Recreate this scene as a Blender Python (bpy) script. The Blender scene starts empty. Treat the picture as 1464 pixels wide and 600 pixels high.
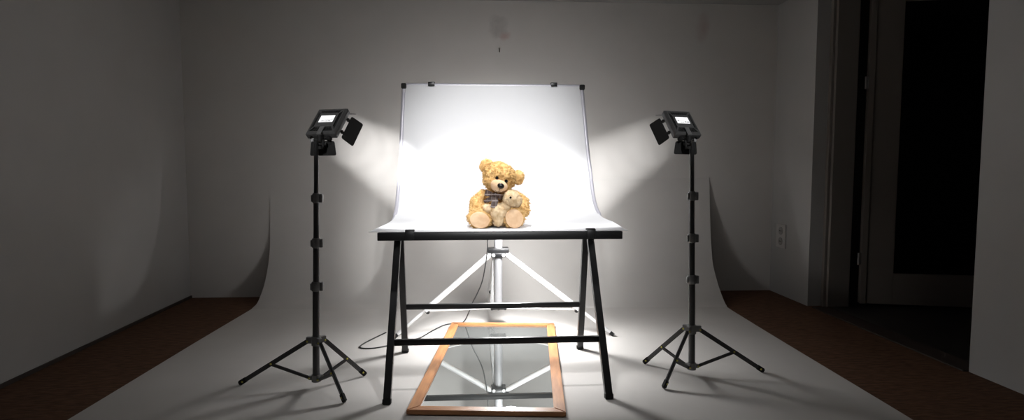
import bpy, bmesh, math, random
from mathutils import Vector, Matrix, Euler, noise
random.seed(7)
PI = math.pi
sc = bpy.context.scene
col = sc.collection

# ------------------------------------------------------------------ camera, world, exposure
CAM_YAW = math.radians(3.7)
CAM_PITCH = math.atan(65 / 880.0)
cd = bpy.data.cameras.new('camera')
cam = bpy.data.objects.new('camera', cd)
col.objects.link(cam)
cam.location = (0, 0, 1.2)
cam.rotation_euler = (PI / 2 - CAM_PITCH, 0, -CAM_YAW)
cd.sensor_width = 36
cd.lens = 36 * 880 / 1464
cd.clip_start = 0.05
sc.camera = cam

w = bpy.data.worlds.new('world')
sc.world = w
w.use_nodes = True
w.node_tree.nodes['Background'].inputs[0].default_value = (0.9, 0.95, 1.0, 1)
w.node_tree.nodes['Background'].inputs[1].default_value = 0.012

sc.view_settings.view_transform = 'Standard'
sc.view_settings.look = 'None'
sc.view_settings.gamma = 1
sc.view_settings.use_curve_mapping = False
sc.view_settings.exposure = 0.0
sc.cycles.use_denoising = True
sc.cycles.max_bounces = 8
sc.cycles.diffuse_bounces = 4
sc.cycles.sample_clamp_indirect = 4.0

BULB_EMIT = 6            # bulb of the lamp on the white stand behind the table
BACK_SPOT = 62           # that lamp, towards the wall
DOWN_SPOT = 105           # that lamp, towards the floor
MAIN_SPOT = 24           # each panel light, onto the table
WALL_SPOT = 60           # added spots at each panel, imitating a beam on the wall
TOP_SPOT = 230           # added unseen spot, brightening the upper part of the sheet
PANEL_SPOT = 60          # added unseen spots, brightening the backs of the panel lights
TABLE_SPOT = 130         # added unseen spot above the table, whitening the flat sheet
FILL_SPOT = 480          # added unseen fill spot behind the camera, on the bear


def spot(name, loc, target, power, angle, blend, radius=0.01, color=(1, 1, 1)):
    l = bpy.data.lights.new(name, 'SPOT')
    l.energy = power
    l.spot_size = math.radians(angle)
    l.spot_blend = blend
    l.shadow_soft_size = radius
    l.color = color
    o = bpy.data.objects.new(name, l)
    col.objects.link(o)
    o.location = loc
    o.rotation_euler = (Vector(target) - Vector(loc)).to_track_quat('-Z', 'Y').to_euler()
    return o


al = bpy.data.lights.new('added_fill_area', 'AREA')  # added out-of-view area light for soft fill
al.energy = 0.8
al.shape = 'RECTANGLE'
al.size, al.size_y = 2.4, 1.2
ao = bpy.data.objects.new('added_fill_area', al)
col.objects.link(ao)
ao.location = (0.0, 1.0, 2.64)
spot('added_fill_spot', (0.35, -0.3, 2.45), (0.16, 3.75, 1.0), FILL_SPOT, 26, 1.0, 0.05)  # this and the next spots are added fill without fixtures
spot('added_fill_spot', (0.15, 3.15, 2.62), (0.15, 3.50, 0.83), TABLE_SPOT, 46, 1.0, 0.05)
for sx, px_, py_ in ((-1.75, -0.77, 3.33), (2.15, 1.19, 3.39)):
    spot('added_fill_spot', (sx, 1.5, 2.6), (px_, py_, 1.42), PANEL_SPOT, 11, 0.7, 0.04)
spot('added_fill_spot', (0.15, 2.0, 2.6), (0.15, 4.30, 1.40), TOP_SPOT, 40, 1.0, 0.05)

# ------------------------------------------------------------------ materials


def mat(name, color, rough=0.6, metal=0.0, noise_scale=None, noise_amt=0.0, stretch=(1, 1, 1), bump=0.0,
        emit=None, emit_strength=0.0, spec=0.5, color2=None, detail=4):
    m = bpy.data.materials.new(name)
    m.use_nodes = True
    nt = m.node_tree
    b = nt.nodes['Principled BSDF']
    b.inputs['Base Color'].default_value = (*color, 1)
    b.inputs['Roughness'].default_value = rough
    b.inputs['Metallic'].default_value = metal
    b.inputs['Specular IOR Level'].default_value = spec
    if emit:
        b.inputs['Emission Color'].default_value = (*emit, 1)
        b.inputs['Emission Strength'].default_value = emit_strength
    if noise_scale:
        tc = nt.nodes.new('ShaderNodeTexCoord')
        mp = nt.nodes.new('ShaderNodeMapping')
        mp.inputs['Scale'].default_value = stretch
        nz = nt.nodes.new('ShaderNodeTexNoise')
        nz.inputs['Scale'].default_value = noise_scale
        nz.inputs['Detail'].default_value = detail
        nt.links.new(tc.outputs['Object'], mp.inputs[0])
        nt.links.new(mp.outputs[0], nz.inputs['Vector'])
        cr = nt.nodes.new('ShaderNodeValToRGB')
        c2 = color2 or tuple(max(0, c * (1 - noise_amt)) for c in color)
        cr.color_ramp.elements[0].position = 0.3
        cr.color_ramp.elements[1].position = 0.7
        cr.color_ramp.elements[0].color = (*c2, 1)
        cr.color_ramp.elements[1].color = (*color, 1)
        nt.links.new(nz.outputs['Fac'], cr.inputs[0])
        nt.links.new(cr.outputs[0], b.inputs['Base Color'])
        if bump:
            bp = nt.nodes.new('ShaderNodeBump')
            bp.inputs['Strength'].default_value = bump
            bp.inputs['Distance'].default_value = 0.01
            nt.links.new(nz.outputs['Fac'], bp.inputs['Height'])
            nt.links.new(bp.outputs[0], b.inputs['Normal'])
    return m


def add_stain(m, centre, radius, color, amt, nscale=9, squash=(1, 1, 1)):
    """A stain with its own place and shape mixed over the base colour."""
    nt = m.node_tree
    b = nt.nodes['Principled BSDF']
    link = b.inputs['Base Color'].links[0]
    src = link.from_socket
    tc = nt.nodes.new('ShaderNodeTexCoord')
    sub = nt.nodes.new('ShaderNodeVectorMath'); sub.operation = 'SUBTRACT'
    sub.inputs[1].default_value = centre
    sq = nt.nodes.new('ShaderNodeVectorMath'); sq.operation = 'MULTIPLY'
    sq.inputs[1].default_value = squash
    ln = nt.nodes.new('ShaderNodeVectorMath'); ln.operation = 'LENGTH'
    nz = nt.nodes.new('ShaderNodeTexNoise'); nz.inputs['Scale'].default_value = nscale
    nt.links.new(tc.outputs['Object'], sub.inputs[0])
    nt.links.new(tc.outputs['Object'], nz.inputs['Vector'])
    nt.links.new(sub.outputs[0], sq.inputs[0])
    nt.links.new(sq.outputs[0], ln.inputs[0])
    ad = nt.nodes.new('ShaderNodeMath'); ad.operation = 'MULTIPLY_ADD'
    ad.inputs[1].default_value = radius * 1.4
    nt.links.new(nz.outputs['Fac'], ad.inputs[0])
    nt.links.new(ln.outputs['Value'], ad.inputs[2])
    mr = nt.nodes.new('ShaderNodeMapRange')
    mr.inputs['From Min'].default_value = radius * 1.7
    mr.inputs['From Max'].default_value = radius * 0.8
    mr.inputs['To Min'].default_value = 0
    mr.inputs['To Max'].default_value = amt
    nt.links.new(ad.outputs[0], mr.inputs['Value'])
    mx = nt.nodes.new('ShaderNodeMixRGB')
    mx.inputs[2].default_value = (*color, 1)
    nt.links.new(mr.outputs[0], mx.inputs[0])
    nt.links.new(src, mx.inputs[1])
    nt.links.new(mx.outputs[0], b.inputs['Base Color'])


M = {}
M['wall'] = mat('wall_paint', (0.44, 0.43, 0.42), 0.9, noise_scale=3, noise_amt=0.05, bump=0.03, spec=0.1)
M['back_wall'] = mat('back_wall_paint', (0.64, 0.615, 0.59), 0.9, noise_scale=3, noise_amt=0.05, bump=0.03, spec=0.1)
add_stain(M['back_wall'], (0.24, 5.66, 2.42), 0.10, (0.28, 0.26, 0.25), 0.45, 14, (1, 0, 0.75))
add_stain(M['back_wall'], (0.30, 5.66, 2.36), 0.05, (0.50, 0.30, 0.28), 0.5, 12, (0.8, 0, 1.2))
add_stain(M['back_wall'], (2.14, 5.66, 2.46), 0.10, (0.45, 0.30, 0.29), 0.5, 6, (1.3, 0, 0.7))
M['ceiling'] = mat('ceiling_paint', (0.30, 0.295, 0.285), 0.9, noise_scale=3, noise_amt=0.05, spec=0.1)
M['floor'] = mat('brown_board_floor', (0.17, 0.085, 0.048), 0.8, noise_scale=14, color2=(0.075, 0.037, 0.021),
                 stretch=(1, 3.5, 1), bump=0.4, spec=0.2, detail=8)
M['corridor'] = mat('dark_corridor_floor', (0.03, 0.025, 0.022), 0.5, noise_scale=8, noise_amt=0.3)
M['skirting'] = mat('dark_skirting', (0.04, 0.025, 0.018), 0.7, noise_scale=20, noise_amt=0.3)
M['door'] = mat('door_paint', (0.17, 0.145, 0.125), 0.6, noise_scale=4, noise_amt=0.05)
M['frame_paint'] = mat('door_frame_paint', (0.21, 0.185, 0.165), 0.6, noise_scale=4, noise_amt=0.05)
M['glass_painted_dark'] = mat('door_glass_painted_dark', (0.002, 0.002, 0.002), 0.25, spec=0.2)  # black colour stands in for the unlit corridor behind the pane
M['rebate'] = mat('dark_rebate', (0.012, 0.010, 0.009), 0.8)
M['steel'] = mat('dull_steel', (0.35, 0.34, 0.33), 0.4, 0.9)
M['socket'] = mat('socket_plastic', (0.50, 0.485, 0.46), 0.4)
M['socket_dark'] = mat('socket_well', (0.30, 0.29, 0.27), 0.5)
M['black_metal'] = mat('black_powder_coat', (0.012, 0.012, 0.013), 0.38, noise_scale=200, noise_amt=0.2)
M['stand_metal'] = mat('black_anodised_tube', (0.07, 0.07, 0.072), 0.33, 0.4)
M['stand_plastic'] = mat('grey_black_plastic', (0.22, 0.22, 0.22), 0.4)
M['rubber'] = mat('black_rubber', (0.01, 0.01, 0.01), 0.8)
M['rivet'] = mat('yellow_rivet', (0.62, 0.55, 0.10), 0.35, 0.3)
M['panel'] = mat('panel_plastic', (0.14, 0.14, 0.14), 0.45, noise_scale=60, noise_amt=0.15)
M['panel_dark'] = mat('panel_black', (0.03, 0.03, 0.03), 0.5)
M['door_black'] = mat('barn_door_black', (0.03, 0.03, 0.03), 0.55)
M['screen'] = mat('lcd_screen', (0.8, 0.8, 0.8), 0.3, emit=(1, 1, 1), emit_strength=0.9)
M['screen_mark'] = mat('lcd_marks', (0.05, 0.05, 0.05), 0.5)
M['led'] = mat('led_face', (0.9, 0.9, 0.9), 0.4, emit=(1, 1, 1), emit_strength=14)
M['white_metal'] = mat('white_lacquered_steel', (0.80, 0.80, 0.80), 0.35, noise_scale=30, noise_amt=0.04)
M['grey_tube'] = mat('grey_lilac_tube', (0.55, 0.54, 0.60), 0.35, 0.2)
M['grey_metal'] = mat('grey_steel_column', (0.30, 0.30, 0.31), 0.4, 0.2, noise_scale=30, noise_amt=0.05)
M['bulb'] = mat('lit_bulb', (1, 1, 1), 0.4, emit=(1.0, 0.985, 0.96), emit_strength=BULB_EMIT)
M['cable'] = mat('black_cable', (0.012, 0.012, 0.012), 0.5)
M['strap'] = mat('grey_strap', (0.22, 0.22, 0.22), 0.8)
M['wood'] = mat('orange_beech_wood', (0.60, 0.275, 0.105), 0.42, noise_scale=5, color2=(0.40, 0.16, 0.055),
                stretch=(9, 1.0, 9), detail=5, bump=0.05)
M['fur'] = mat('golden_plush', (0.78, 0.53, 0.25), 0.95, noise_scale=45, color2=(0.46, 0.26, 0.085), spec=0.05)
M['pale_fur'] = mat('pale_plush', (0.82, 0.66, 0.45), 0.95, noise_scale=40, color2=(0.62, 0.44, 0.25), spec=0.05)
M['suede'] = mat('tan_suede', (0.80, 0.58, 0.38), 0.9, noise_scale=22, color2=(0.66, 0.42, 0.25), spec=0.05)
M['nose'] = mat('black_nose_plastic', (0.008, 0.007, 0.007), 0.35)
M['eye'] = mat('black_glass_eye', (0.006, 0.005, 0.005), 0.05)
M['thread'] = mat('dark_thread', (0.05, 0.025, 0.015), 0.8)


def sheet_material():
    m = bpy.data.materials.new('white_translucent_sheet')
    m.use_nodes = True
    nt = m.node_tree
    nt.nodes.remove(nt.nodes['Principled BSDF'])
    out = nt.nodes['Material Output']
    d = nt.nodes.new('ShaderNodeBsdfDiffuse'); d.inputs[0].default_value = (0.88, 0.88, 0.89, 1)
    t = nt.nodes.new('ShaderNodeBsdfTranslucent'); t.inputs[0].default_value = (0.80, 0.81, 0.86, 1)
    mx = nt.nodes.new('ShaderNodeMixShader'); mx.inputs[0].default_value = 0.25
    nt.links.new(d.outputs[0], mx.inputs[1]); nt.links.new(t.outputs[0], mx.inputs[2])
    nt.links.new(mx.outputs[0], out.inputs[0])
    return m


M['sheet'] = sheet_material()


def glass_material():
    m = bpy.data.materials.new('grey_reflecting_glass')
    m.use_nodes = True
    nt = m.node_tree
    nt.nodes.remove(nt.nodes['Principled BSDF'])
    out = nt.nodes['Material Output']
    g = nt.nodes.new('ShaderNodeBsdfGlossy'); g.inputs['Roughness'].default_value = 0.012
    g.inputs[0].default_value = (0.74, 0.77, 0.76, 1)
    d = nt.nodes.new('ShaderNodeBsdfDiffuse'); d.inputs[0].default_value = (0.11, 0.115, 0.113, 1)
    mx = nt.nodes.new('ShaderNodeMixShader'); mx.inputs[0].default_value = 0.55
    nt.links.new(d.outputs[0], mx.inputs[1]); nt.links.new(g.outputs[0], mx.inputs[2])
    nt.links.new(mx.outputs[0], out.inputs[0])
    return m


M['glass'] = glass_material()


def plaid_material():
    m = bpy.data.materials.new('brown_plaid_ribbon')
    m.use_nodes = True
    nt = m.node_tree
    b = nt.nodes['Principled BSDF']
    b.inputs['Roughness'].default_value = 0.6
    tc = nt.nodes.new('ShaderNodeTexCoord')
    col_in = None
    for axis, sc_, c in (('X', 13, (0.12, 0.09, 0.08, 1)), ('Z', 9, (0.23, 0.19, 0.18, 1))):
        wv = nt.nodes.new('ShaderNodeTexWave')
        wv.bands_direction = axis
        wv.inputs['Scale'].default_value = sc_
        nt.links.new(tc.outputs['Object'], wv.inputs['Vector'])
        cr = nt.nodes.new('ShaderNodeValToRGB')
        cr.color_ramp.elements[0].position = 0.86
        cr.color_ramp.elements[1].position = 0.92
        nt.links.new(wv.outputs['Fac'], cr.inputs[0])
        mx = nt.nodes.new('ShaderNodeMixRGB')
        mx.inputs[1].default_value = (0.045, 0.021, 0.014, 1)
        mx.inputs[2].default_value = c
        nt.links.new(cr.outputs[0], mx.inputs[0])
        if col_in:
            nt.links.new(col_in, mx.inputs[1])
        col_in = mx.outputs[0]
    nt.links.new(col_in, b.inputs['Base Color'])
    return m


M['plaid'] = plaid_material()

# ------------------------------------------------------------------ mesh helpers


def empty(name, loc, label, cat, group=None, rot=None):
    o = bpy.data.objects.new(name, None)
    col.objects.link(o)
    o.empty_display_size = 0.05
    if rot is not None:
        o.matrix_world = Matrix.Translation(loc) @ rot.to_4x4()
    else:
        o.location = loc
    tag(o, label, cat, group)
    return o


def tag(o, label, cat, group=None):
    o['label'] = label
    o['category'] = cat
    if group:
        o['group'] = group
    return o


def build(name, bm, material, parent=None, smooth=False, label=None):
    bmesh.ops.recalc_face_normals(bm, faces=bm.faces)
    me = bpy.data.meshes.new(name)
    bm.to_mesh(me)
    bm.free()
    me.materials.append(material)
    if smooth:
        for p in me.polygons:
            p.use_smooth = True
        me.set_sharp_from_angle(angle=math.radians(40))
    o = bpy.data.objects.new(name, me)
    col.objects.link(o)
    if parent:
        o.parent = parent
    if label:
        o['label'] = label
    return o


def build_pieces(name, bm, material, parent=None, smooth=False, label=None):
    """Like build, but every separate piece becomes an object of its own."""
    bm.verts.ensure_lookup_table()
    seen, objs = set(), []
    for v0 in list(bm.verts):
        if v0 in seen:
            continue
        comp, stack = [], [v0]
        seen.add(v0)
        while stack:
            v = stack.pop()
            comp.append(v)
            for e in v.link_edges:
                o = e.other_vert(v)
                if o not in seen:
                    seen.add(o)
                    stack.append(o)
        nb = bmesh.new()
        mp = {v: nb.verts.new(v.co) for v in comp}
        for f in {f for v in comp for f in v.link_faces}:
            nb.faces.new([mp[v] for v in f.verts])
        objs.append(build(name, nb, material, parent, smooth, label))
    bm.free()
    return objs


def struct(name, bm, material, parent=None):
    o = build(name, bm, material, parent)
    if parent is None:
        o['kind'] = 'structure'
    return o


def box(bm, lo, hi, bevel=0.0, mtx=None):
    lo, hi = Vector(lo), Vector(hi)
    c = (lo + hi) / 2
    s = hi - lo
    m = Matrix.Translation(c) @ Matrix.Diagonal((*s, 1))
    if mtx is not None:
        m = mtx @ m
    r = bmesh.ops.create_cube(bm, size=1, matrix=m)
    if bevel:
        es = list({e for v in r['verts'] for e in v.link_edges})
        bmesh.ops.bevel(bm, geom=es, offset=bevel, segments=2, affect='EDGES', profile=0.5)
    return bm


def frame_of(d, ref=Vector((0, 0, 1))):
    d = d.normalized()
    if abs(d.dot(ref)) > 0.98:
        ref = Vector((0, 1, 0))
    a = ref.cross(d).normalized()
    b = d.cross(a).normalized()
    return a, b


def tube(bm, pts, r, seg=12, cap=True):
    """Round tube through the points; r is a number or one per point."""
    pts = [Vector(p) for p in pts]
    n = len(pts)
    rs = r if isinstance(r, (list, tuple)) else [r] * n
    rings = []
    ref = None
    for i, p in enumerate(pts):
        d = (pts[min(i + 1, n - 1)] - pts[max(i - 1, 0)])
        if ref is None:
            a, b = frame_of(d)
        else:
            dn = d.normalized()
            a = (ref - dn * ref.dot(dn)).normalized()
            b = dn.cross(a).normalized()
        ref = a
        rings.append([bm.verts.new(p + (a * math.cos(t) + b * math.sin(t)) * rs[i])
                      for t in [2 * PI * k / seg for k in range(seg)]])
    for i in range(n - 1):
        for k in range(seg):
            bm.faces.new((rings[i][k], rings[i][(k + 1) % seg], rings[i + 1][(k + 1) % seg], rings[i + 1][k]))
    if cap:
        bm.faces.new(list(reversed(rings[0])))
        bm.faces.new(rings[-1])
    return bm


def bar(bm, p, q, wx, wy, ref=Vector((1, 0, 0)), bevel=0.0015):
    """Rectangular bar between two points, wx wide along ref."""
    p, q = Vector(p), Vector(q)
    d = q - p
    z = d.normalized()
    x = (ref - z * ref.dot(z)).normalized()
    y = z.cross(x)
    m = Matrix((x, y, z)).transposed().to_4x4()
    m = Matrix.Translation((p + q) / 2) @ m @ Matrix.Diagonal((wx, wy, d.length, 1))
    r = bmesh.ops.create_cube(bm, size=1, matrix=m)
    if bevel:
        es = list({e for v in r['verts'] for e in v.link_edges})
        bmesh.ops.bevel(bm, geom=es, offset=bevel, segments=2, affect='EDGES')
    return bm


def ball(bm, c, r, sub=2, rot=None):
    rr = r if isinstance(r, (list, tuple)) else (r, r, r)
    m = Matrix.Translation(c)
    if rot is not None:
        m = m @ rot.to_4x4()
    m = m @ Matrix.Diagonal((*rr, 1))
    bmesh.ops.create_icosphere(bm, subdivisions=sub, radius=1, matrix=m)
    return bm


def prism(bm, outline, axis_vec):
    """Extrude a closed list of 3-D points by axis_vec."""
    a = [bm.verts.new(p) for p in outline]
    b = [bm.verts.new(Vector(p) + Vector(axis_vec)) for p in outline]
    bm.faces.new(a)
    bm.faces.new(list(reversed(b)))
    n = len(a)
    for i in range(n):
        bm.faces.new((a[i], b[i], b[(i + 1) % n], a[(i + 1) % n]))
    return bm


def new():
    return bmesh.new()


def slab(bm, grid, off):
    """Closed slab from a grid of points, its back offset by off."""
    off = Vector(off)
    n, m = len(grid), len(grid[0])
    A = [[bm.verts.new(p) for p in r] for r in grid]
    Bk = [[bm.verts.new(Vector(p) + off) for p in r] for r in grid]
    for i in range(n - 1):
        for k in range(m - 1):
            bm.faces.new((A[i][k], A[i][k + 1], A[i + 1][k + 1], A[i + 1][k]))
            bm.faces.new((Bk[i][k], Bk[i + 1][k], Bk[i + 1][k + 1], Bk[i][k + 1]))
    for i in range(n - 1):
        bm.faces.new((A[i][0], A[i + 1][0], Bk[i + 1][0], Bk[i][0]))
        bm.faces.new((A[i][-1], Bk[i][-1], Bk[i + 1][-1], A[i + 1][-1]))
    for k in range(m - 1):
        bm.faces.new((A[0][k], Bk[0][k], Bk[0][k + 1], A[0][k + 1]))
        bm.faces.new((A[-1][k], A[-1][k + 1], Bk[-1][k + 1], Bk[-1][k]))
    return bm


# ------------------------------------------------------------------ the room
XL, XR, YB, ZC = -2.54, 2.84, 5.66, 2.67
struct('floor', box(new(), (XL - 0.1, -1.5, -0.08), (5.6, YB + 0.1, 0.0)), M['floor'])
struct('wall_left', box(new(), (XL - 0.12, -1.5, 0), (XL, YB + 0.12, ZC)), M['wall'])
struct('wall_back', box(new(), (XL, YB, 0), (5.6, YB + 0.12, ZC)), M['back_wall'])
struct('ceiling', box(new(), (XL - 0.12, -1.5, ZC), (5.6, YB + 0.12, ZC + 0.1)), M['ceiling'])
bm = new()
box(bm, (XR, 4.99, 0), (XR + 0.14, YB, ZC))
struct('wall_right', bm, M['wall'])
bm = new()
box(bm, (XR + 0.035, -1.5, 0), (XR + 0.36, 3.32, ZC))
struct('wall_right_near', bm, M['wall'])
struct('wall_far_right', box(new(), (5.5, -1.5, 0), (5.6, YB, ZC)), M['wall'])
# thin dark brown skirting strip on the left
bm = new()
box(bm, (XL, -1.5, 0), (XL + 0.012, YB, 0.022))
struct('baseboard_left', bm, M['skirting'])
# corridor floor and threshold strip
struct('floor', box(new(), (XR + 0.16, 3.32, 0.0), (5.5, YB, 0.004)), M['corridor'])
struct('trim_1', box(new(), (XR, 3.32, 0.0), (XR + 0.16, 4.92, 0.010), 0.003), M['skirting'])
# stepped door frame in the thick wall
bm = new()
box(bm, (XR + 0.14, 4.93, 0), (XR + 0.33, YB, ZC), 0.006)
box(bm, (XR + 0.115, 4.955, 0), (XR + 0.14, YB, ZC), 0.004)
struct('trim_2', bm, M['frame_paint'])
bm = new()
box(bm, (XR + 0.33, 4.99, 0), (XR + 0.46, YB, ZC))
struct('trim_3', bm, M['rebate'])
# glazed door leaf, standing open into the corridor
hinge = Vector((3.262, 4.935, 0))
d_dir = (Vector((4.13, 4.72, 0)) - hinge).normalized()
ang = math.atan2(d_dir.y, d_dir.x)
DM = Matrix.Translation(hinge) @ Matrix.Rotation(ang, 4, 'Z')
door = bpy.data.objects.new('door_1', None)
col.objects.link(door)
door.matrix_world = DM
door['kind'] = 'structure'
bm = new()
DW, DH, DT = 1.18, 2.62, 0.045
box(bm, (0, 0, 0.03), (0.255, DT, DH), 0.004)
box(bm, (DW - 0.2, 0, 0.03), (DW, DT, DH), 0.004)
box(bm, (0.255, 0.002, 0.03), (DW - 0.2, DT - 0.002, 0.292), 0.002)
box(bm, (0.255, 0.002, 2.52), (DW - 0.2, DT - 0.002, DH), 0.002)
box(bm, (0.0, -0.012, 0.03), (0.045, 0.0, DH), 0.003)
build('leaf_frame', bm, M['door'], door)
build('door_glass', box(new(), (0.25, 0.018, 0.285), (DW - 0.195, 0.026, 2.525)), M['glass_painted_dark'], door)
for z in (0.41, 1.87):
    bm = new()
    tube(bm, [(-0.022, -0.012, z - 0.05), (-0.022, -0.012, z + 0.05)], 0.010)
    box(bm, (-0.022, -0.006, z - 0.05), (0.01, -0.001, z + 0.05))
    build('hinge', bm, M['steel'], door)

# ------------------------------------------------------------------ white sweep on the floor and up the wall


def make_sweep():
    L = [(-1.96, 1.4, .003), (-1.905, 2.95, .003), (-1.87, 4.2, .003), (-1.838, 5.05, .003), (-1.832, 5.20, .010), (-1.826, 5.31, .040),
         (-1.822, 5.46, .155), (-1.820, 5.565, .30), (-1.820, 5.625, .45), (-1.82, 5.648, .60), (-1.82, 5.655, .80), (-1.82, 5.657, .96)]
    Rr = [(2.02, 1.4, .003), (2.065, 2.7, .003), (2.10, 4.0, .003), (2.13, 4.85, .003), (2.135, 5.0, .020), (2.14, 5.14, .110),
          (2.155, 5.27, .20), (2.17, 5.385, .30), (2.185, 5.47, .45), (2.20, 5.54, .62), (2.215, 5.61, .85), (2.225, 5.657, 1.08)]
    bm = new()
    n = 28

    def cr(P, t):
        i = min(int(t), len(P) - 2)
        f = t - i
        p0, p1, p2, p3 = [Vector(P[max(0, min(len(P) - 1, i + k))]) for k in (-1, 0, 1, 2)]
        v = 0.5 * (2 * p1 + (p2 - p0) * f + (2 * p0 - 5 * p1 + 4 * p2 - p3) * f * f + (3 * p1 - p0 - 3 * p2 + p3) * f ** 3)
        v.z = max(v.z, 0.003)
        v.y = min(v.y, 5.657)
        return v
    rows = []
    steps = 100
    for s in range(steps + 1):
        t = s / steps * (len(L) - 1)
        a, b = cr(L, t), cr(Rr, t)
        rows.append([a.lerp(b, k / n) for k in range(n + 1)])
    slab(bm, rows, (0, 0.0018, -0.0018))
    return build('backdrop_sweep', bm, M['back_wall'], smooth=True)


sw = make_sweep()
tag(sw, 'wide white seamless backdrop lying on the floor and curving up the back wall', 'backdrop')

# power socket on the right wall
so = empty('power_socket', (XR, 5.46, 0.545), 'double white power socket on the wall beside the doorway', 'socket')
build('cover_plate', box(new(), (-0.012, -0.083, -0.108), (0.0, 0.083, 0.108), 0.004), M['socket'], so)
for dz in (-0.048, 0.048):
    bm = new()
    tube(bm, [(-0.016, -0.005, dz), (-0.011, -0.005, dz)], 0.036, 20)
    well = build('socket_well', bm, M['socket_dark'], so, True)
    bm = new()
    for dy in (-0.012, 0.012):
        tube(bm, [(-0.018, dy - 0.005, dz), (-0.0155, dy - 0.005, dz)], 0.005, 8)
    build_pieces('pin_hole', bm, M['rubber'], well)
# small hook on the back wall
bm = new()
tube(bm, [(0.252, 5.659, 2.245), (0.252, 5.645, 2.243), (0.252, 5.641, 2.232), (0.252, 5.643, 2.218), (0.252, 5.65, 2.214)], 0.0045, 8)
tag(build('wall_hook', bm, M['skirting'], smooth=True), 'small dark hook high on the back wall under a smudge', 'hook')

# ------------------------------------------------------------------ the shooting table
TXL, TXR = -0.432, 0.695
ZT = 0.832           # top of the flat part
table = empty('shooting_table', (0.13, 3.48, 0), 'black trestle product photography table holding the curved white sheet', 'table')


def loc(o):           # parts are modelled in room coordinates, then hung under the table's base
    o.parent = table
    o.matrix_parent_inverse = Matrix.Translation((-0.13, -3.48, 0))
    return o


bm = new(); box(bm, (-0.516, 3.362, 0.786), (0.835, 3.402, 0.829), 0.003)
loc(build('front_rail', bm, M['black_metal'], smooth=True))
bm = new(); box(bm, (-0.46, 3.99, 0.786), (0.76, 4.02, 0.82), 0.003)
loc(build('rear_rail', bm, M['black_metal'], smooth=True))
for x in (TXL, TXR):
    bm = new(); box(bm, (x - 0.018, 3.402, 0.788), (x + 0.018, 3.99, 0.818), 0.003)
    loc(build('side_rail', bm, M['black_metal'], smooth=True))
for x in (TXL, TXR):
    for (yf, yt) in ((3.045, 3.60), (3.895, 3.725)):
        bm = new()
        bar(bm, (x, yf, 0.012), (x, yt, 0.79), 0.037, 0.037)
        lg = loc(build('leg', bm, M['black_metal'], smooth=True))
        bm = new()
        bar(bm, (x, yf - 0.004, 0.0), (x, yf + 0.004, 0.03), 0.042, 0.042, bevel=0.004)
        ft = build('foot_cap', bm, M['rubber'], lg, True)
zf, zr = 0.262, 0.313
yf = 3.045 + (3.60 - 3.045) * zf / 0.79
yr = 3.895 + (3.725 - 3.895) * zr / 0.79
for yy, zz, hh in ((yf, zf, 0.033), (yr, zr, 0.033)):
    bm = new(); box(bm, (TXL + 0.015, yy - 0.012, zz - hh / 2), (TXR - 0.015, yy + 0.012, zz + hh / 2), 0.003)
    loc(build('stretcher', bm, M['black_metal'], smooth=True))

# profile of the sheet: (half width left x, right x, y, z)
PROF = [(-0.562, 0.866, 3.350, 0.836), (-0.560, 0.868, 3.44, 0.834), (-0.548, 0.880, 3.60, 0.834), (-0.536, 0.892, 3.76, 0.834),
        (-0.526, 0.896, 3.88, 0.836), (-0.516, 0.880, 3.97, 0.842), (-0.508, 0.857, 4.04, 0.856), (-0.502, 0.843, 4.10, 0.885),
        (-0.499, 0.833, 4.15, 0.935), (-0.497, 0.826, 4.19, 1.00), (-0.493, 0.822, 4.225, 1.08), (-0.490, 0.818, 4.25, 1.15),
        (-0.483, 0.804, 4.295, 1.32), (-0.478, 0.792, 4.34, 1.52), (-0.473, 0.784, 4.38, 1.67), (-0.470, 0.780, 4.40, 1.755)]


def cat(P, t):
    i = min(int(t), len(P) - 2)
    f = t - i
    g = [P[max(0, min(len(P) - 1, i + k))] for k in (-1, 0, 1, 2)]
    return [0.5 * (2 * g[1][c] + (g[2][c] - g[0][c]) * f + (2 * g[0][c] - 5 * g[1][c] + 4 * g[2][c] - g[3][c]) * f * f
                   + (3 * g[1][c] - g[0][c] - 3 * g[2][c] + g[3][c]) * f ** 3) for c in range(4)]


def sheet_rows(steps):
    return [cat(PROF, s / steps * (len(PROF) - 1)) for s in range(steps + 1)]


bm = new()
rows = []
for xl, xr, y, z in sheet_rows(60):
    rows.append([Vector((xl + (xr - xl) * k / 20, y, z)) for k in range(21)])
slab(bm, rows, (0, 0.0022, -0.0022))
sheet = build('backdrop_sheet', bm, M['sheet'], smooth=True)
tag(sheet, 'glowing white translucent sheet curving up from the black trestle table', 'backdrop')

# grey tubes along the reclined part and along its top edge
up = [r for r in sheet_rows(60) if r[2] > 3.99]
for side, sg in ((0, -1), (1, 1)):
    bm = new()
    tube(bm, [(r[side] + sg * 0.003, r[2] + 0.006, r[3] - (0.018 if r[3] < 0.87 else 0.004)) for r in up], 0.0145, 12)
    loc(build('side_tube', bm, M['grey_tube'], smooth=True, label='grey tube edging the reclined sheet'))
    bm = new()
    x = up[-1][side] + sg * 0.004
    box(bm, (x - 0.018, 4.375, 1.728), (x + 0.018, 4.425, 1.766), 0.008)
    loc(build('corner_cap', bm, M['rubber'], smooth=True, label='black plastic corner cap'))
bm = new()
tube(bm, [(-0.47, 4.412, 1.757), (0.78, 4.412, 1.757)], 0.0125, 12)
loc(build('top_tube', bm, M['grey_tube'], smooth=True, label='grey tube along the top edge of the sheet'))


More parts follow.
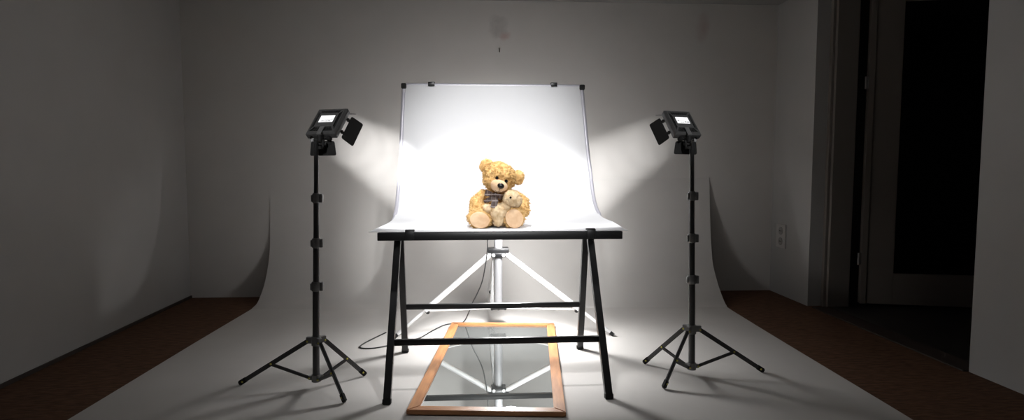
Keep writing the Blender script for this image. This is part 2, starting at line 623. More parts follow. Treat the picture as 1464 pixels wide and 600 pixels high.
def clip(name_label, x, y, z, wd, h, d, tilt=0):
    c = empty('spring_clip', (x, y, z), name_label, 'clip', 'black clips holding the white sheet')
    bm = new(); box(bm, (-wd / 2, -d / 2, -h / 2), (wd / 2, -d / 2 + 0.006, h / 2), 0.002)
    box(bm, (-wd / 2, -d / 2, h / 2 - 0.007), (wd / 2, d / 2, h / 2), 0.002)
    build('jaw', bm, M['black_metal'], c, True)
    bm = new(); box(bm, (-wd / 2, d / 2 - 0.006, -h / 2), (wd / 2, d / 2, h / 2 - 0.004), 0.002)
    tube(bm, [(-wd / 2, 0, h / 2 - 0.004), (wd / 2, 0, h / 2 - 0.004)], 0.006, 10)
    build('spring_back', bm, M['black_metal'], c, True)


clip('black clip on the front table rail, farther from the doorway', -0.340, 3.366, 0.820, 0.048, 0.052, 0.05)
clip('black clip on the front table rail, nearer the doorway', 0.655, 3.366, 0.820, 0.048, 0.052, 0.05)
clip('black clip on the top edge of the sheet, farther from the doorway', -0.282, 4.408, 1.762, 0.046, 0.030, 0.046)
clip('black clip on the top edge of the sheet, nearer the doorway', 0.583, 4.408, 1.765, 0.044, 0.028, 0.046)

# ------------------------------------------------------------------ framed glass on the floor
fc = [Vector((-0.321, 2.880, 0)), Vector((0.440, 2.830, 0)), Vector((0.603, 4.47, 0)), Vector((-0.158, 4.52, 0))]
cen = sum(fc, Vector()) / 4
fr_ang = -math.atan2((fc[3] - fc[0]).x, (fc[3] - fc[0]).y)
FW = ((fc[1] - fc[0]).length + (fc[2] - fc[3]).length) / 4
FL = ((fc[3] - fc[0]).length + (fc[2] - fc[1]).length) / 4
frm = empty('framed_glass', (cen.x, cen.y, 0.006), 'orange wooden frame with grey mirrorlike glass lying on the floor under the table', 'frame')
frm.rotation_euler = (0, 0, fr_ang)
wd, th = 0.056, 0.024


def rail(pts, name='frame_rail', along_x=False):
    bm = new()
    prism(bm, [Vector((p[0], p[1], 0)) for p in pts], (0, 0, th))
    bmesh.ops.recalc_face_normals(bm, faces=bm.faces)
    bmesh.ops.bevel(bm, geom=list(bm.edges), offset=0.003, segments=2, affect='EDGES')
    if along_x:
        bm.transform(Matrix.Rotation(PI / 2, 4, 'Z'))
    o = build(name, bm, M['wood'], frm, True)
    if along_x:
        o.rotation_euler = (0, 0, -PI / 2)
    return o


g = 0.0006
rail([(-FW, -FL), (-FW + wd, -FL + wd + g), (-FW + wd, FL - wd - g), (-FW, FL)])
rail([(FW, -FL), (FW, FL), (FW - wd, FL - wd - g), (FW - wd, -FL + wd + g)])
rail([(-FW + g, -FL), (FW - g, -FL), (FW - wd - g, -FL + wd), (-FW + wd + g, -FL + wd)], along_x=True)
rail([(-FW + g, FL), (-FW + wd + g, FL - wd), (FW - wd - g, FL - wd), (FW - g, FL)], along_x=True)
build('glass_pane', box(new(), (-FW + wd - 0.006, -FL + wd - 0.006, 0.008), (FW - wd + 0.006, FL - wd + 0.006, 0.013)), M['glass'], frm)

# ------------------------------------------------------------------ white stand with a lit bulb behind the table
WX, WY = 0.192, 4.56
ws = empty('white_light_stand', (WX, WY, 0), 'tall white tripod stand behind the table with a black hub', 'light stand')


def wpart(name, bm, m, parent=None, label=None):
    return build(name, bm, m, parent or ws, True, label)


bm = new(); tube(bm, [(0, 0, 0.12), (0, 0, 0.74)], 0.031, 20)
wpart('column', bm, M['grey_metal'], label='grey column')
bm = new(); tube(bm, [(-0.042, 0.012, 0.13), (-0.042, 0.012, 0.55)], 0.006, 8)
wpart('guide_rod', bm, M['white_metal'])
bm = new()
box(bm, (-0.078, -0.045, 0.545), (0.078, 0.05, 0.582), 0.006)
box(bm, (-0.055, -0.05, 0.515), (0.055, 0.045, 0.548), 0.006)
hub = wpart('hub', bm, M['black_metal'], label='black hub block')
for dx in (-0.037, 0.037):
    bm = new(); tube(bm, [(dx, -0.056, 0.532), (dx, -0.049, 0.532)], 0.012, 12)
    wpart('bolt', bm, M['white_metal'], hub)
bm = new()
box(bm, (-0.05, -0.035, 0.118), (0.05, 0.035, 0.132), 0.003)
for dx in (-0.05, 0.0, 0.05):
    tube(bm, [(dx, -0.04, 0.126), (dx, 0.03, 0.126)], 0.010, 10)
wpart('lower_bracket', bm, M['black_metal'], label='black bracket at the column foot')
for (fx, fy, hx, hy) in ((0.79, -0.39, 0.06, -0.02), (-0.735, -0.35, -0.06, -0.02), (-0.06, 0.62, -0.02, 0.04)):
    top = Vector((hx, hy, 0.535))
    foot = Vector((fx, fy, 0.012))
    j = top.lerp(foot, 0.665)
    dirv = (foot - top).normalized()
    bm = new()
    tube(bm, [top, j], 0.021, 14)
    tube(bm, [j - dirv * 0.02, j + dirv * 0.03], 0.024, 14)
    lg = wpart('leg', bm, M['white_metal'])
    bm = new(); tube(bm, [j, foot], 0.012, 12)
    wpart('leg_extension', bm, M['white_metal'], lg)
    bm = new(); tube(bm, [foot - dirv * 0.03, foot + Vector((0, 0, -0.001))], 0.013, 10)
    wpart('rubber_foot', bm, M['rubber'], lg)
    bm = new(); ball(bm, j + Vector((0, -0.012, -0.026)), 0.015, 2)
    wpart('joint_knob', bm, M['black_metal'], lg)
    bm = new(); tube(bm, [j + Vector((0, 0, -0.02)), (hx * 0.7, hy * 0.7, 0.126)], 0.0065, 8)
    wpart('brace', bm, M['white_metal'])
bm = new()
prism(bm, [Vector((-0.062, -0.02, 0.15)), Vector((-0.040, -0.02, 0.15)), Vector((-0.044, -0.02, 0.33)), Vector((-0.052, -0.02, 0.34))], (0, 0.003, 0))
tube(bm, [(-0.048, -0.018, 0.33), (-0.034, -0.01, 0.53)], 0.002, 6)
wpart('hanging_strap', bm, M['strap'], label='grey strap hanging beside the column')
bm = new(); tube(bm, [(0, 0, 0.70), (0.02, -0.06, 0.735), (0.06, -0.22, 0.742), (0.07, -0.27, 0.742)], 0.011, 12)
tube(bm, [(0.07, -0.255, 0.742), (0.07, -0.29, 0.742), (0.07, -0.30, 0.742)], [0.026, 0.026, 0.02], 16)
wpart('bulb_socket', bm, M['black_metal'])
bm = new(); ball(bm, (0.07, -0.335, 0.742), 0.04, 3)
wpart('bulb', bm, M['bulb'], label='lit round bulb')
BUL = Vector((WX + 0.07, WY - 0.335, 0.742))
spot('stand_lamp_back', BUL + Vector((0.02, 0.06, 0.02)), (WX + 0.02, 5.66, 0.70), BACK_SPOT, 155, 1.0, 0.12)
spot('stand_lamp_down', BUL + Vector((0, -0.02, -0.06)), BUL + Vector((0, -0.24, -0.8)), DOWN_SPOT, 168, 1.0, 0.14)

# black cable from behind the table down to the floor
pts = [(0.110, 4.48, 0.86), (0.110, 4.48, 0.65), (0.105, 4.48, 0.54), (0.074, 4.475, 0.36), (0.035, 4.47, 0.26), (0.0, 4.47, 0.19), (-0.03, 4.49, 0.11),
       (-0.07, 4.56, 0.022), (-0.125, 4.585, 0.007), (-0.215, 4.53, 0.007), (-0.30, 4.36, 0.007), (-0.37, 4.20, 0.007), (-0.50, 4.08, 0.007), (-0.66, 3.98, 0.007), (-0.74, 4.05, 0.007), (-0.6, 4.4, 0.007)]
cv = []
for i in range(len(pts) - 1):
    p0, p1, p2, p3 = [Vector(pts[max(0, min(len(pts) - 1, i + k))]) for k in (-1, 0, 1, 2)]
    for s in range(6):
        f = s / 6
        cv.append(0.5 * (2 * p1 + (p2 - p0) * f + (2 * p0 - 5 * p1 + 4 * p2 - p3) * f * f + (3 * p1 - p0 - 3 * p2 + p3) * f ** 3))
for p in cv:
    p.z = max(p.z, 0.0075)
bm = new(); tube(bm, cv, 0.0043, 8)
tag(build('power_cable', bm, M['cable'], smooth=True), 'thin black cable hanging behind the table and trailing over the floor', 'cable')

# ------------------------------------------------------------------ tripod light stands


def light_stand(px, py, lean, tips, hubz, collars, topz, label):
    st = empty('light_stand', (px, py, 0), label, 'light stand', 'black light stands')
    P = lambda z: Vector((lean * z, 0, z))
    zs = [0.035] + collars + [topz]
    rs = [0.0185, 0.0165, 0.0145, 0.0125]
    for i in range(4):
        bm = new()
        tube(bm, [P(zs[i]), P(zs[i + 1])], rs[i], 16)
        build('column_section', bm, M['stand_metal'], st, True)
    for i, z in enumerate(collars):
        bm = new()
        r = rs[i] + 0.006
        tube(bm, [P(z - 0.026), P(z - 0.022), P(z + 0.020), P(z + 0.026)], [r - 0.003, r, r, r - 0.004], 16)
        cl = build('collar', bm, M['stand_plastic'], st, True)
        bm = new()
        box(bm, (r - 0.004, -0.013, z - 0.024), (r + 0.014, 0.013, z + 0.022), 0.004, Matrix.Translation((lean * z, 0, 0)))
        box(bm, (-r - 0.006, -0.010, z - 0.020), (-r + 0.004, 0.010, z + 0.016), 0.003, Matrix.Translation((lean * z, 0, 0)))
        build_pieces('clamp_lever', bm, M['stand_plastic'], cl, True)
    bm = new()
    tube(bm, [P(hubz - 0.028), P(hubz + 0.022)], 0.0245, 18)
    lc = P(0.055)
    bmh = new()
    tube(bmh, [P(0.036), P(0.075)], 0.0235, 18)
    hubs = []
    for (tx, ty) in tips:
        d = Vector((tx - px, ty - py, 0)).normalized()
        bar(bm, P(hubz) + d * 0.018, P(hubz) + d * 0.052, 0.022, 0.034, ref=d.cross(Vector((0, 0, 1))))
        bar(bmh, lc + d * 0.015, lc + d * 0.040, 0.016, 0.022, ref=d.cross(Vector((0, 0, 1))))
    hb = build('leg_hub', bm, M['stand_plastic'], st, True)
    lb = build('lower_collar', bmh, M['stand_plastic'], st, True)
    for (tx, ty) in tips:
        d = Vector((tx - px, ty - py, 0)).normalized()
        n = d.cross(Vector((0, 0, 1)))
        top = P(hubz) + d * 0.046 + Vector((0, 0, -0.006))
        foot = Vector((tx - px, ty - py, 0.014))
        dv = (foot - top).normalized()
        bm = new()
        bar(bm, top, foot - dv * 0.02, 0.015, 0.024, ref=n, bevel=0.005)
        lg = build('leg', bm, M['stand_metal'], st, True)
        bm = new()
        bar(bm, foot - dv * 0.045, foot + dv * 0.004, 0.021, 0.028, ref=n, bevel=0.005)
        build('rubber_foot', bm, M['rubber'], lg, True)
        mid = top.lerp(foot, 0.53)
        bm = new()
        bar(bm, mid + Vector((0, 0, -0.005)), lc + d * 0.036, 0.010, 0.018, ref=n, bevel=0.003)
        build('brace', bm, M['stand_metal'], st, True)
        side = n if n.y < 0 else -n
        bm = new()
        for q in (top, mid, foot - dv * 0.022, lc + d * 0.036):
            ball(bm, q + side * 0.0098, 0.0058, 2)
        build_pieces('rivet', bm, M['rivet'], lg, True, label='yellow rivet')
    return st


light_stand(-0.845, 3.30, 0.024, [(-1.267, 3.36), (-0.612, 3.462), (-0.645, 3.064)], 0.262, [0.554, 0.786, 1.024], 1.318,
            'black tripod light stand beside the table, farther from the doorway')
light_stand(1.245, 3.36, -0.021, [(1.027, 3.565), (1.016, 3.15), (1.671, 3.374)], 0.272, [0.555, 0.789, 1.025], 1.318,
            'black tripod light stand beside the table, nearer the doorway')

# ------------------------------------------------------------------ LED panel lights with barn doors


def panel_light(origin, u, v, W, Hh, label, mirror):
    u = Vector(u).normalized()
    v = Vector(v); v = (v - u * v.dot(u)).normalized()
    wv = u.cross(v)
    rot = Matrix((u, v, wv)).transposed()
    root = empty('panel_light', origin, label, 'light', 'studio panel lights with barn doors', rot)
    T = 0.040
    # housing: slab plus raised back rim
    bm = new()
    box(bm, (-W / 2, 0, -T), (W / 2, Hh, -0.010), 0.004)
    o1 = [(-W / 2, 0), (W / 2, 0), (W / 2, Hh), (-W / 2, Hh)]
    ins = 0.010
    lo = [bm.verts.new((x, y, -0.010)) for x, y in o1]
    hi = [bm.verts.new((x * (1 - 2 * ins / W), Hh / 2 + (y - Hh / 2) * (1 - 2 * ins / Hh), 0)) for x, y in o1]
    m1, m2 = 0.048, 0.045
    hi2 = [bm.verts.new((x * (1 - 2 * 0.016 / W), Hh / 2 + (y - Hh / 2) * (1 - 2 * 0.016 / Hh), 0)) for x, y in o1]
    lo2 = [bm.verts.new((x * (1 - 2 * 0.020 / W), Hh / 2 + (y - Hh / 2) * (1 - 2 * 0.020 / Hh), -0.008)) for x, y in o1]
    for a, b in ((lo, hi), (hi, hi2), (hi2, lo2)):
        for i in range(4):
            j = (i + 1) % 4
            bm.faces.new((a[i], a[j], b[j], b[i]))
    bm.faces.new(lo2)
    build('housing', bm, M['panel'], root, True)
    # central raised plate with four spokes to the corners
    bm = new()
    cx0, cx1, cy0, cy1 = -W * 0.32, W * 0.32, Hh * 0.25, Hh * 0.80
    c = [(cx0, cy0), (cx1, cy0), (cx1, cy1), (cx0, cy1)]
    box(bm, (cx0, cy0, -0.010), (cx1, cy1, 0.001), 0.003)
    e = [(-W / 2 + 0.014, 0.014), (W / 2 - 0.014, 0.014), (W / 2 - 0.014, Hh - 0.014), (-W / 2 + 0.014, Hh - 0.014)]
    for (ax, ay), (bx, by) in zip(c, e):
        bar(bm, (ax * 0.96, Hh * 0.525 + (ay - Hh * 0.525) * 0.96, -0.004), (bx, by, -0.004), 0.010, 0.009, ref=Vector((0, 0, 1)).cross(Vector((bx - ax, by - ay, 0))))
    build('back_plate', bm, M['panel'], root, True)
    # dark vents between the spokes
    for k in range(4):
        j = (k + 1) % 4
        a1, a2 = Vector((*c[k], 0)), Vector((*c[j], 0))
        b1, b2 = Vector((*e[k], 0)), Vector((*e[j], 0))
        bm = new()
        q = [a1.lerp(a2, .06).lerp(b1.lerp(b2, .06), .12), a1.lerp(a2, .94).lerp(b1.lerp(b2, .94), .12),
             a1.lerp(a2, .94).lerp(b1.lerp(b2, .94), .88), a1.lerp(a2, .06).lerp(b1.lerp(b2, .06), .88)]
        prism(bm, [p + Vector((0, 0, -0.009)) for p in q], (0, 0, 0.003))
        for s in range(1, 8):
            f = s / 8
            bar(bm, q[0].lerp(q[1], f) + Vector((0, 0, -0.005)), q[3].lerp(q[2], f) + Vector((0, 0, -0.005)), 0.003, 0.003,
                ref=Vector((0, 0, 1)), bevel=0)
        build('vent', bm, M['panel_dark'], root)
    # LCD screen with its small dark read-out marks
    sx0, sx1, sy0, sy1 = -W * 0.235, W * 0.235, Hh * 0.42, Hh * 0.68
    scn = build('screen', box(new(), (sx0, sy0, 0.0005), (sx1, sy1, 0.0025), 0.0006), M['screen'], root, label='lit white screen')
    bm = new()
    z0, z1 = 0.0022, 0.0030
    sw_, sh_ = sx1 - sx0, sy1 - sy0
    box(bm, (sx0 + 0.34 * sw_ if not mirror else sx0 + 0.05 * sw_, sy0 + 0.34 * sh_, z0), (sx1 - 0.04 * sw_, sy0 + 0.36 * sh_, z1))
    marks = [(0.20, 0.10, 0.08, 0.10), (0.31, 0.08, 0.04, 0.16), (0.47, 0.08, 0.16, 0.07), (0.68, 0.08, 0.16, 0.08), (0.88, 0.36, 0.05, 0.10)]
    if mirror:
        marks = [(0.08, 0.38, 0.10, 0.10), (0.24, 0.08, 0.12, 0.07), (0.40, 0.08, 0.14, 0.08), (0.66, 0.10, 0.06, 0.20), (0.80, 0.10, 0.09, 0.16), (0.92, 0.14, 0.04, 0.12)]
    for fx, fy, fw, fh in marks:
        box(bm, (sx0 + fx * sw_, sy0 + fy * sh_, z0), (sx0 + (fx + fw) * sw_, sy0 + (fy + fh) * sh_, z1))
    build_pieces('screen_mark', bm, M['screen_mark'], scn)
    # emitting face
    build('led_face', box(new(), (-W / 2 + 0.012, 0.012, -T - 0.002), (W / 2 - 0.012, Hh - 0.012, -T + 0.002)), M['led'], root, label='lit LED face')
    # mounting strap and tilt head
    bm = new()
    box(bm, (-0.014, -0.006, 0.0005), (0.014, 0.046, 0.005), 0.0015)
    box(bm, (-0.014, -0.012, -0.034), (0.014, -0.004, 0.005), 0.0015)
    build('mounting_strap', bm, M['stand_plastic'], root, True)
    inv = rot.transposed()
    dn = inv @ Vector((0, 0, -1))
    sd = inv @ Vector((1, 0, 0))
    base = Vector((0, -0.008, -0.018))
    bm = new()
    tube(bm, [base + dn * -0.006, base + dn * 0.016], 0.019, 14)
    ball(bm, base + dn * 0.020, 0.019, 2)
    bar(bm, base + dn * 0.018 + sd * 0.016, base + dn * 0.060 + sd * 0.014, 0.011, 0.026, ref=sd, bevel=0.002)
    bar(bm, base + dn * 0.018 - sd * 0.020, base + dn * 0.060 - sd * 0.014, 0.011, 0.026, ref=sd, bevel=0.002)
    tube(bm, [base + dn * 0.040 - sd * 0.026, base + dn * 0.040 + sd * 0.030], 0.009, 12)
    tube(bm, [base + dn * 0.050, base + dn * 0.066], 0.019, 16)
    th_ = build('tilt_head', bm, M['panel_dark'], root, True)
    bm = new()
    s = -1 if mirror else 1
    ball(bm, base + dn * 0.012 + sd * 0.045 * s, (0.018, 0.014, 0.014), 2)
    tube(bm, [base + dn * 0.014, base + dn * 0.012 + sd * 0.04 * s], 0.006, 8)
    build('tilt_knob', bm, M['rubber'], th_, True)
    bm = new()
    kx = -W / 2 + 0.03 if not mirror else W / 2 - 0.03
    tube(bm, [(kx, 0.002, -0.024), (kx, -0.012, -0.024)], 0.006, 10)
    build('dial', bm, M['rubber'], root, True)
    # barn doors
    DL = 0.51 * W
    specs = [(Vector((0, Hh, -T)), Vector((1, 0, 0)), Vector((0, 1, 0)), 45, W, 0.80),
             (Vector((0, 0, -T)), Vector((1, 0, 0)), Vector((0, -1, 0)), 44, W, 0.84),
             (Vector((W / 2, Hh / 2, -T)), Vector((0, 1, 0)), Vector((1, 0, 0)), 82 if mirror else 55, Hh, 0.92),
             (Vector((-W / 2, Hh / 2, -T)), Vector((0, 1, 0)), Vector((-1, 0, 0)), 55 if mirror else 82, Hh, 0.92)]
    for c0, ax, outv, angd, span, wide in specs:
        a = math.radians(angd)
        dv = outv * math.cos(a) + Vector((0, 0, -1)) * math.sin(a)
        nv = ax.cross(dv).normalized()
        s0, s1 = span * wide * 0.46, span * 0.44
        r = 0.012
        raw = [(-s0, 0.014), (s0, 0.014), (s1, DL), (-s1, DL)]
        pts2 = []
        for i in range(4):
            p = Vector(raw[i]); pr = Vector(raw[i - 1]); nx = Vector(raw[(i + 1) % 4])
            for t in (0, .25, .5, .75, 1):
                A = p + (pr - p).normalized() * r; B = p + (nx - p).normalized() * r
                pts2.append((A * (1 - t) ** 2 + p * 2 * t * (1 - t) + B * t * t))
        bm = new()
        prism(bm, [c0 + ax * p.x + dv * p.y - nv * 0.001 for p in pts2], nv * 0.002)
        bd = build('barn_door', bm, M['door_black'], root)
        for hx in (-span * 0.24, span * 0.24):
            bm = new()
            q = c0 + ax * hx
            bar(bm, q - dv * 0.006, q + dv * 0.034, 0.018, 0.006, ref=ax, bevel=0.001)
            tube(bm, [q - ax * 0.010 + dv * 0.006, q + ax * 0.010 + dv * 0.006], 0.005, 8)
            build('door_hinge', bm, M['panel_dark'], bd)
    return root, rot


LO = Vector((-0.796, 3.30, 1.365)); RO = Vector((1.201, 3.36, 1.370))
lp, lrot = panel_light(LO, (.949, -.315, .010), (.214, .667, .714), 0.178, 0.198, 'black panel light with barn doors on the stand farther from the doorway', False)
rp, rrot = panel_light(RO, (.970, .242, -.012), (-.155, .655, .739), 0.170, 0.190, 'black panel light with barn doors on the stand nearer the doorway', True)
# one broad beam per panel on to the table, plus added narrow spots shaping a wedge on the wall
for root, rot, o0, tgt, hh, sgn, x0, dim in ((lp, lrot, LO, (-0.10, 4.05, 0.82), 0.183, 1, -1.07, (0.9, 0.9)),
                                             (rp, rrot, RO, (0.46, 4.05, 0.82), 0.176, -1, 1.66, (0.45, 0.8))):
    p = o0 + rot @ Vector((0, hh * 0.55, -0.075))
    spot('panel_beam', p, tgt, MAIN_SPOT, 72, 0.4, 0.03)
    for k in range(8):
        f = k / 7
        t = (x0 + sgn * 0.84 * f, 5.65, 1.40 - 0.47 * f)
        spot('added_wall_spot', p, t, WALL_SPOT * (dim[0] + (dim[1] - dim[0]) * f), 13.5 + 10.5 * f, 0.6, 0.02)

# ------------------------------------------------------------------ teddy bear
BX, BY, BZ = 0.147, 3.655, 0.8365
K = 0.00414


def B(px, py, dy=0.0):
    """Point of the bear, measured in units of about 4 mm from the middle of its seat."""
    k = K * (1 + dy / 3.65)
    return Vector(((px - 711) * k, dy, (326 - py) * K * (1 + dy / 3.65) + dy * -0.0))


def fuse(name, shapes, voxel, material, parent, fuzz, tufts, tuft_len, seed, label=None, keep=None):
    """Ellipsoids fused to one skin, roughened, with short plush tufts grown from it."""
    bm = new()
    for (c, r, rot) in shapes:
        ball(bm, c, r, 3, rot)
    me = bpy.data.meshes.new(name + '_raw'); bm.to_mesh(me); bm.free()
    tmp = bpy.data.objects.new(name + '_raw', me); col.objects.link(tmp)
    md = tmp.modifiers.new('fuse', 'REMESH'); md.mode = 'VOXEL'; md.voxel_size = voxel
    ms = tmp.modifiers.new('soften', 'SMOOTH'); ms.factor = 0.5; ms.iterations = 5
    dg = bpy.context.evaluated_depsgraph_get()
    fm = bpy.data.meshes.new_from_object(tmp.evaluated_get(dg))
    bpy.data.objects.remove(tmp)
    rng = random.Random(seed)
    bm = new(); bm.from_mesh(fm)
    bm.normal_update()
    for v in bm.verts:
        v.co += v.normal * (noise.noise(v.co * 70) * fuzz + noise.noise(v.co * 28) * fuzz * 0.8)
    bm.normal_update()
    fs = [f for f in bm.faces]
    areas = [f.calc_area() for f in fs]
    picks = rng.choices(fs, weights=areas, k=tufts)
    new_faces = []
    data = []
    for f in picks:
        vs = [v.co for v in f.verts]
        a, b = rng.random(), rng.random()
        p = vs[0].lerp(vs[1], a).lerp(vs[-1].lerp(vs[-2], a), b)
        data.append((p.copy(), f.normal.copy()))
    for p, n in data:
        if keep and not keep(p):
            continue
        t = Vector((rng.uniform(-1, 1), rng.uniform(-1, 1), rng.uniform(-1, 0.4)))
        L = tuft_len * rng.uniform(0.6, 1.3)
        d = (n + t * 0.55).normalized()
        a, b = frame_of(d)
        r = tuft_len * 0.26
        tip = bm.verts.new(p + d * L * 0.75 + t * L * 0.45)
        ring = [bm.verts.new(p - d * 0.001 + (a * math.cos(q) + b * math.sin(q)) * r) for q in (0, 2.09, 4.19)]
        for i in range(3):
            bm.faces.new((ring[i], ring[(i + 1) % 3], tip))
    me = bpy.data.meshes.new(name)
    bm.to_mesh(me); bm.free()
    me.materials.append(material)
    for p in me.polygons:
        p.use_smooth = True
    o = bpy.data.objects.new(name, me); col.objects.link(o)
    o.parent = parent
    if label:
        o['label'] = label
    return o


U = K
bear = empty('teddy_bear', (BX, BY, BZ), 'golden plush teddy bear sitting on the white sheet wearing a plaid bow', 'toy bear')
tilt = Matrix.Rotation(math.radians(17), 3, 'Y')
E_ = lambda px, py, dy, rx, ry, rz, rot=None: (B(px, py, dy), (rx * U, ry * U, rz * U), rot)
body_shapes = [E_(714, 300, 0.02, 27, 24, 26), E_(714, 287, 0.01, 23, 20, 18), E_(715, 311, 0.03, 28, 25, 14)]


def limb(pts):
    for i in range(len(pts) - 1):
        a, b = pts[i], pts[i + 1]
        for s in range(5):
            f = s / 5
            body_shapes.append(E_(*[a[k] + (b[k] - a[k]) * f for k in range(3)], *([a[3] + (b[3] - a[3]) * f] * 3)))
    a = pts[-1]
    body_shapes.append(E_(a[0], a[1], a[2], a[3], a[3], a[3]))


limb([(693, 283, 0.0, 9), (682, 293, -0.01, 10.5), (681, 302, -0.045, 10), (691, 301, -0.09, 8.5)])
limb([(736, 284, 0.0, 9), (748, 294, -0.01, 10), (747, 304, -0.045, 9.5), (741, 300, -0.075, 9)])
limb([(700, 313, 0.0, 13), (690, 313.5, -0.06, 13), (685.5, 312.5, -0.092, 12.5)])
limb([(725, 313, 0.0, 13), (731, 312.5, -0.06, 13), (733.5, 311.5, -0.092, 13)])
fl = Matrix.Rotation(math.radians(14), 3, 'Y')
frt = Matrix.Rotation(math.radians(-24), 3, 'Y')
body_shapes += [E_(685, 312.8, -0.118, 18, 8, 14.2, fl), E_(734, 311.2, -0.118, 16.2, 8, 15.5, frt)]
solekeep = lambda p: not (p.y < -0.135 and (((p.x - B(684.5, 313).x) / (13.5 * U)) ** 2 + ((p.z - B(0, 313).z) / (11 * U)) ** 2 < 1
                                           or ((p.x - B(734.3, 311.5).x) / (12 * U)) ** 2 + ((p.z - B(0, 311.5).z) / (12.5 * U)) ** 2 < 1))
fuse('body', body_shapes, 0.0055, M['fur'], bear, 0.006, 7500, 0.011, 3, keep=solekeep)
head_shapes = [E_(714, 255, -0.035, 24, 20, 20.5, tilt), E_(710.5, 264, -0.06, 20, 15, 12, tilt), E_(715, 245, -0.03, 17, 16, 11, tilt)]
head = fuse('head', head_shapes, 0.005, M['fur'], bear, 0.005, 3600, 0.010, 5)
for (px, py, rr, ss) in ((696.5, 240.5, (10.8, 5, 10.8), 11), (741.5, 256.5, (8.8, 5, 10.8), 12)):
    ear = fuse('ear', [E_(px, py, -0.012, *rr), E_(px + (714 - px) * 0.25, py + (255 - py) * 0.25, -0.012, rr[0] * .8, 5, rr[2] * .8)],
               0.0045, M['fur'], head, 0.003, 900, 0.008, ss)
mz = fuse('muzzle', [E_(713, 265.5, -0.118, 12.5, 8, 8.5, tilt), E_(711.5, 268.5, -0.113, 11, 7.5, 7, tilt)], 0.004, M['suede'], head, 0.001, 0, 0.004, 21,
          label='smooth tan muzzle')
bm = new(); ball(bm, B(715, 264.8, -0.154), (4.9 * U, 3 * U, 3.7 * U), 3, tilt)
build('nose', bm, M['nose'], mz, True, label='black nose')
bm = new()
tube(bm, [B(713.4, 268, -0.160), B(712.7, 271, -0.158), B(712.2, 273.2, -0.152)], 0.0013, 6)
tube(bm, [B(706.5, 271, -0.146), B(709, 273.4, -0.150), B(712.2, 273.2, -0.152), B(715.5, 274.2, -0.148), B(718, 273.2, -0.142)], 0.0013, 6)
build('mouth', bm, M['thread'], mz, True, label='dark stitched mouth')
for px, py in ((709.7, 254.5), (722.9, 259.0)):
    bm = new(); ball(bm, B(px, py, -0.122), (2.4 * U, 2.2 * U, 2.5 * U), 3)
    build('eye', bm, M['eye'], head, True, label='black glass eye')
# suede soles
for (px, py, rx, rz, rt) in ((684.6, 314, 13.8, 11.2, 14), (734.4, 312.3, 12.2, 13.4, -24)):
    bm = new()
    ball(bm, B(px, py, -0.152), (rx * U, 2.4 * U, rz * U), 4, Matrix.Rotation(math.radians(rt), 3, 'Y'))
    for v in bm.verts:
        v.co.y += noise.noise(v.co * 40) * 0.002
    build('foot_sole', bm, M['suede'], bear, True, label='tan suede sole')

# plaid bow
bow = None


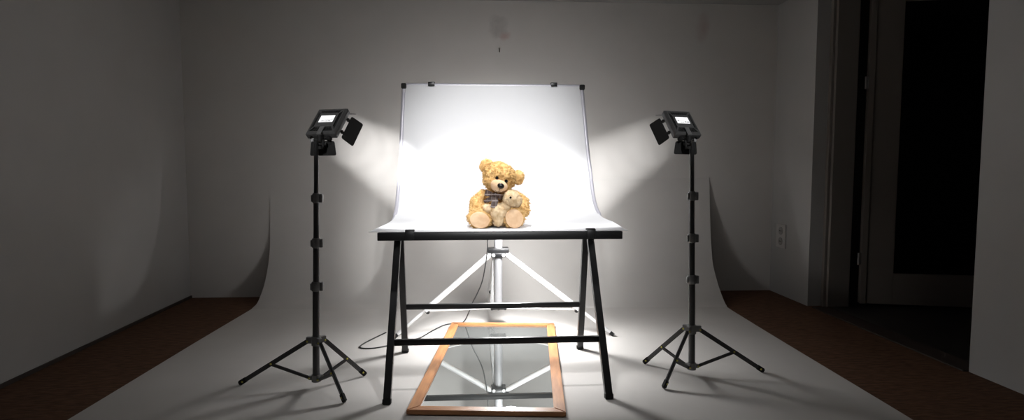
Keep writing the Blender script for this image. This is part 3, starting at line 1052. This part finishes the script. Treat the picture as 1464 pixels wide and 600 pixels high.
def ribbon(pts, wds, name, parent, thick=0.0025):
    bm = new()
    ra, rb = [], []
    for i, p in enumerate(pts):
        d = (pts[min(i + 1, len(pts) - 1)] - pts[max(i - 1, 0)]).normalized()
        n = d.cross(Vector((0, 1, 0))).normalized()
        ra.append((bm.verts.new(p + n * wds[i]), bm.verts.new(p - n * wds[i])))
        rb.append((bm.verts.new(p + n * wds[i] + Vector((0, thick, 0))), bm.verts.new(p - n * wds[i] + Vector((0, thick, 0)))))
    for i in range(len(pts) - 1):
        bm.faces.new((ra[i][0], ra[i][1], ra[i + 1][1], ra[i + 1][0]))
        bm.faces.new((rb[i][0], rb[i + 1][0], rb[i + 1][1], rb[i][1]))
        bm.faces.new((ra[i][0], ra[i + 1][0], rb[i + 1][0], rb[i][0]))
        bm.faces.new((ra[i][1], rb[i][1], rb[i + 1][1], ra[i + 1][1]))
    bm.faces.new((ra[0][0], rb[0][0], rb[0][1], ra[0][1]))
    bm.faces.new((ra[-1][0], ra[-1][1], rb[-1][1], rb[-1][0]))
    return build(name, bm, M['plaid'], parent, True)


bm = new(); ball(bm, B(706.5, 278.5, -0.118), (3.6 * U, 2.6 * U, 3.2 * U), 3)
knot = build('bow', bm, M['plaid'], bear, True, label='brown plaid ribbon bow')
ribbon([B(706, 278.5, -0.120), B(700, 277.0, -0.135), B(694, 275.5, -0.130), B(692.5, 275.2, -0.120)], [2 * U, 3.6 * U, 4.4 * U, 3.2 * U], 'bow_loop', knot)
ribbon([B(707, 278.5, -0.120), B(712, 280, -0.135), B(717, 282, -0.128), B(719, 283, -0.118)], [2 * U, 3.2 * U, 3.8 * U, 2.8 * U], 'bow_loop', knot)
ribbon([B(706, 279.5, -0.121), B(701, 284, -0.128), B(696, 286.5, -0.124), B(691, 288.8, -0.118)], [1.8 * U, 3.0 * U, 3.2 * U, 1.6 * U], 'bow_tail', knot)
ribbon([B(708, 280, -0.121), B(707.5, 285, -0.132), B(706.0, 290, -0.142), B(704, 296.5, -0.150)], [2 * U, 4.0 * U, 4.4 * U, 4.2 * U], 'bow_tail', knot)

# small pale cub held in the bear's lap
cub = empty('plush_cub', (BX, BY, BZ), 'small pale plush cub held in the lap of the golden bear', 'toy bear')
fuse('body', [E_(712, 304.5, -0.120, 12, 10, 13), E_(711, 316, -0.118, 7.5, 8, 8), E_(702, 301.5, -0.112, 6, 5, 5), E_(696, 298.5, -0.115, 7.5, 6, 7),
              E_(722, 296, -0.12, 8, 7, 8)],
     0.0045, M['pale_fur'], cub, 0.004, 1500, 0.007, 31)
ch = fuse('head', [E_(730.5, 284, -0.128, 12, 10, 11.5), E_(736, 287.5, -0.130, 9.5, 8, 8.5), E_(724.5, 279, -0.125, 5, 4, 5)], 0.0045, M['pale_fur'], cub, 0.004, 1100, 0.007, 33)
bm = new(); ball(bm, B(728.8, 281.3, -0.171), (1.6 * U, 1.4 * U, 1.6 * U), 2)
build('eye', bm, M['eye'], ch, True, label='black bead eye')
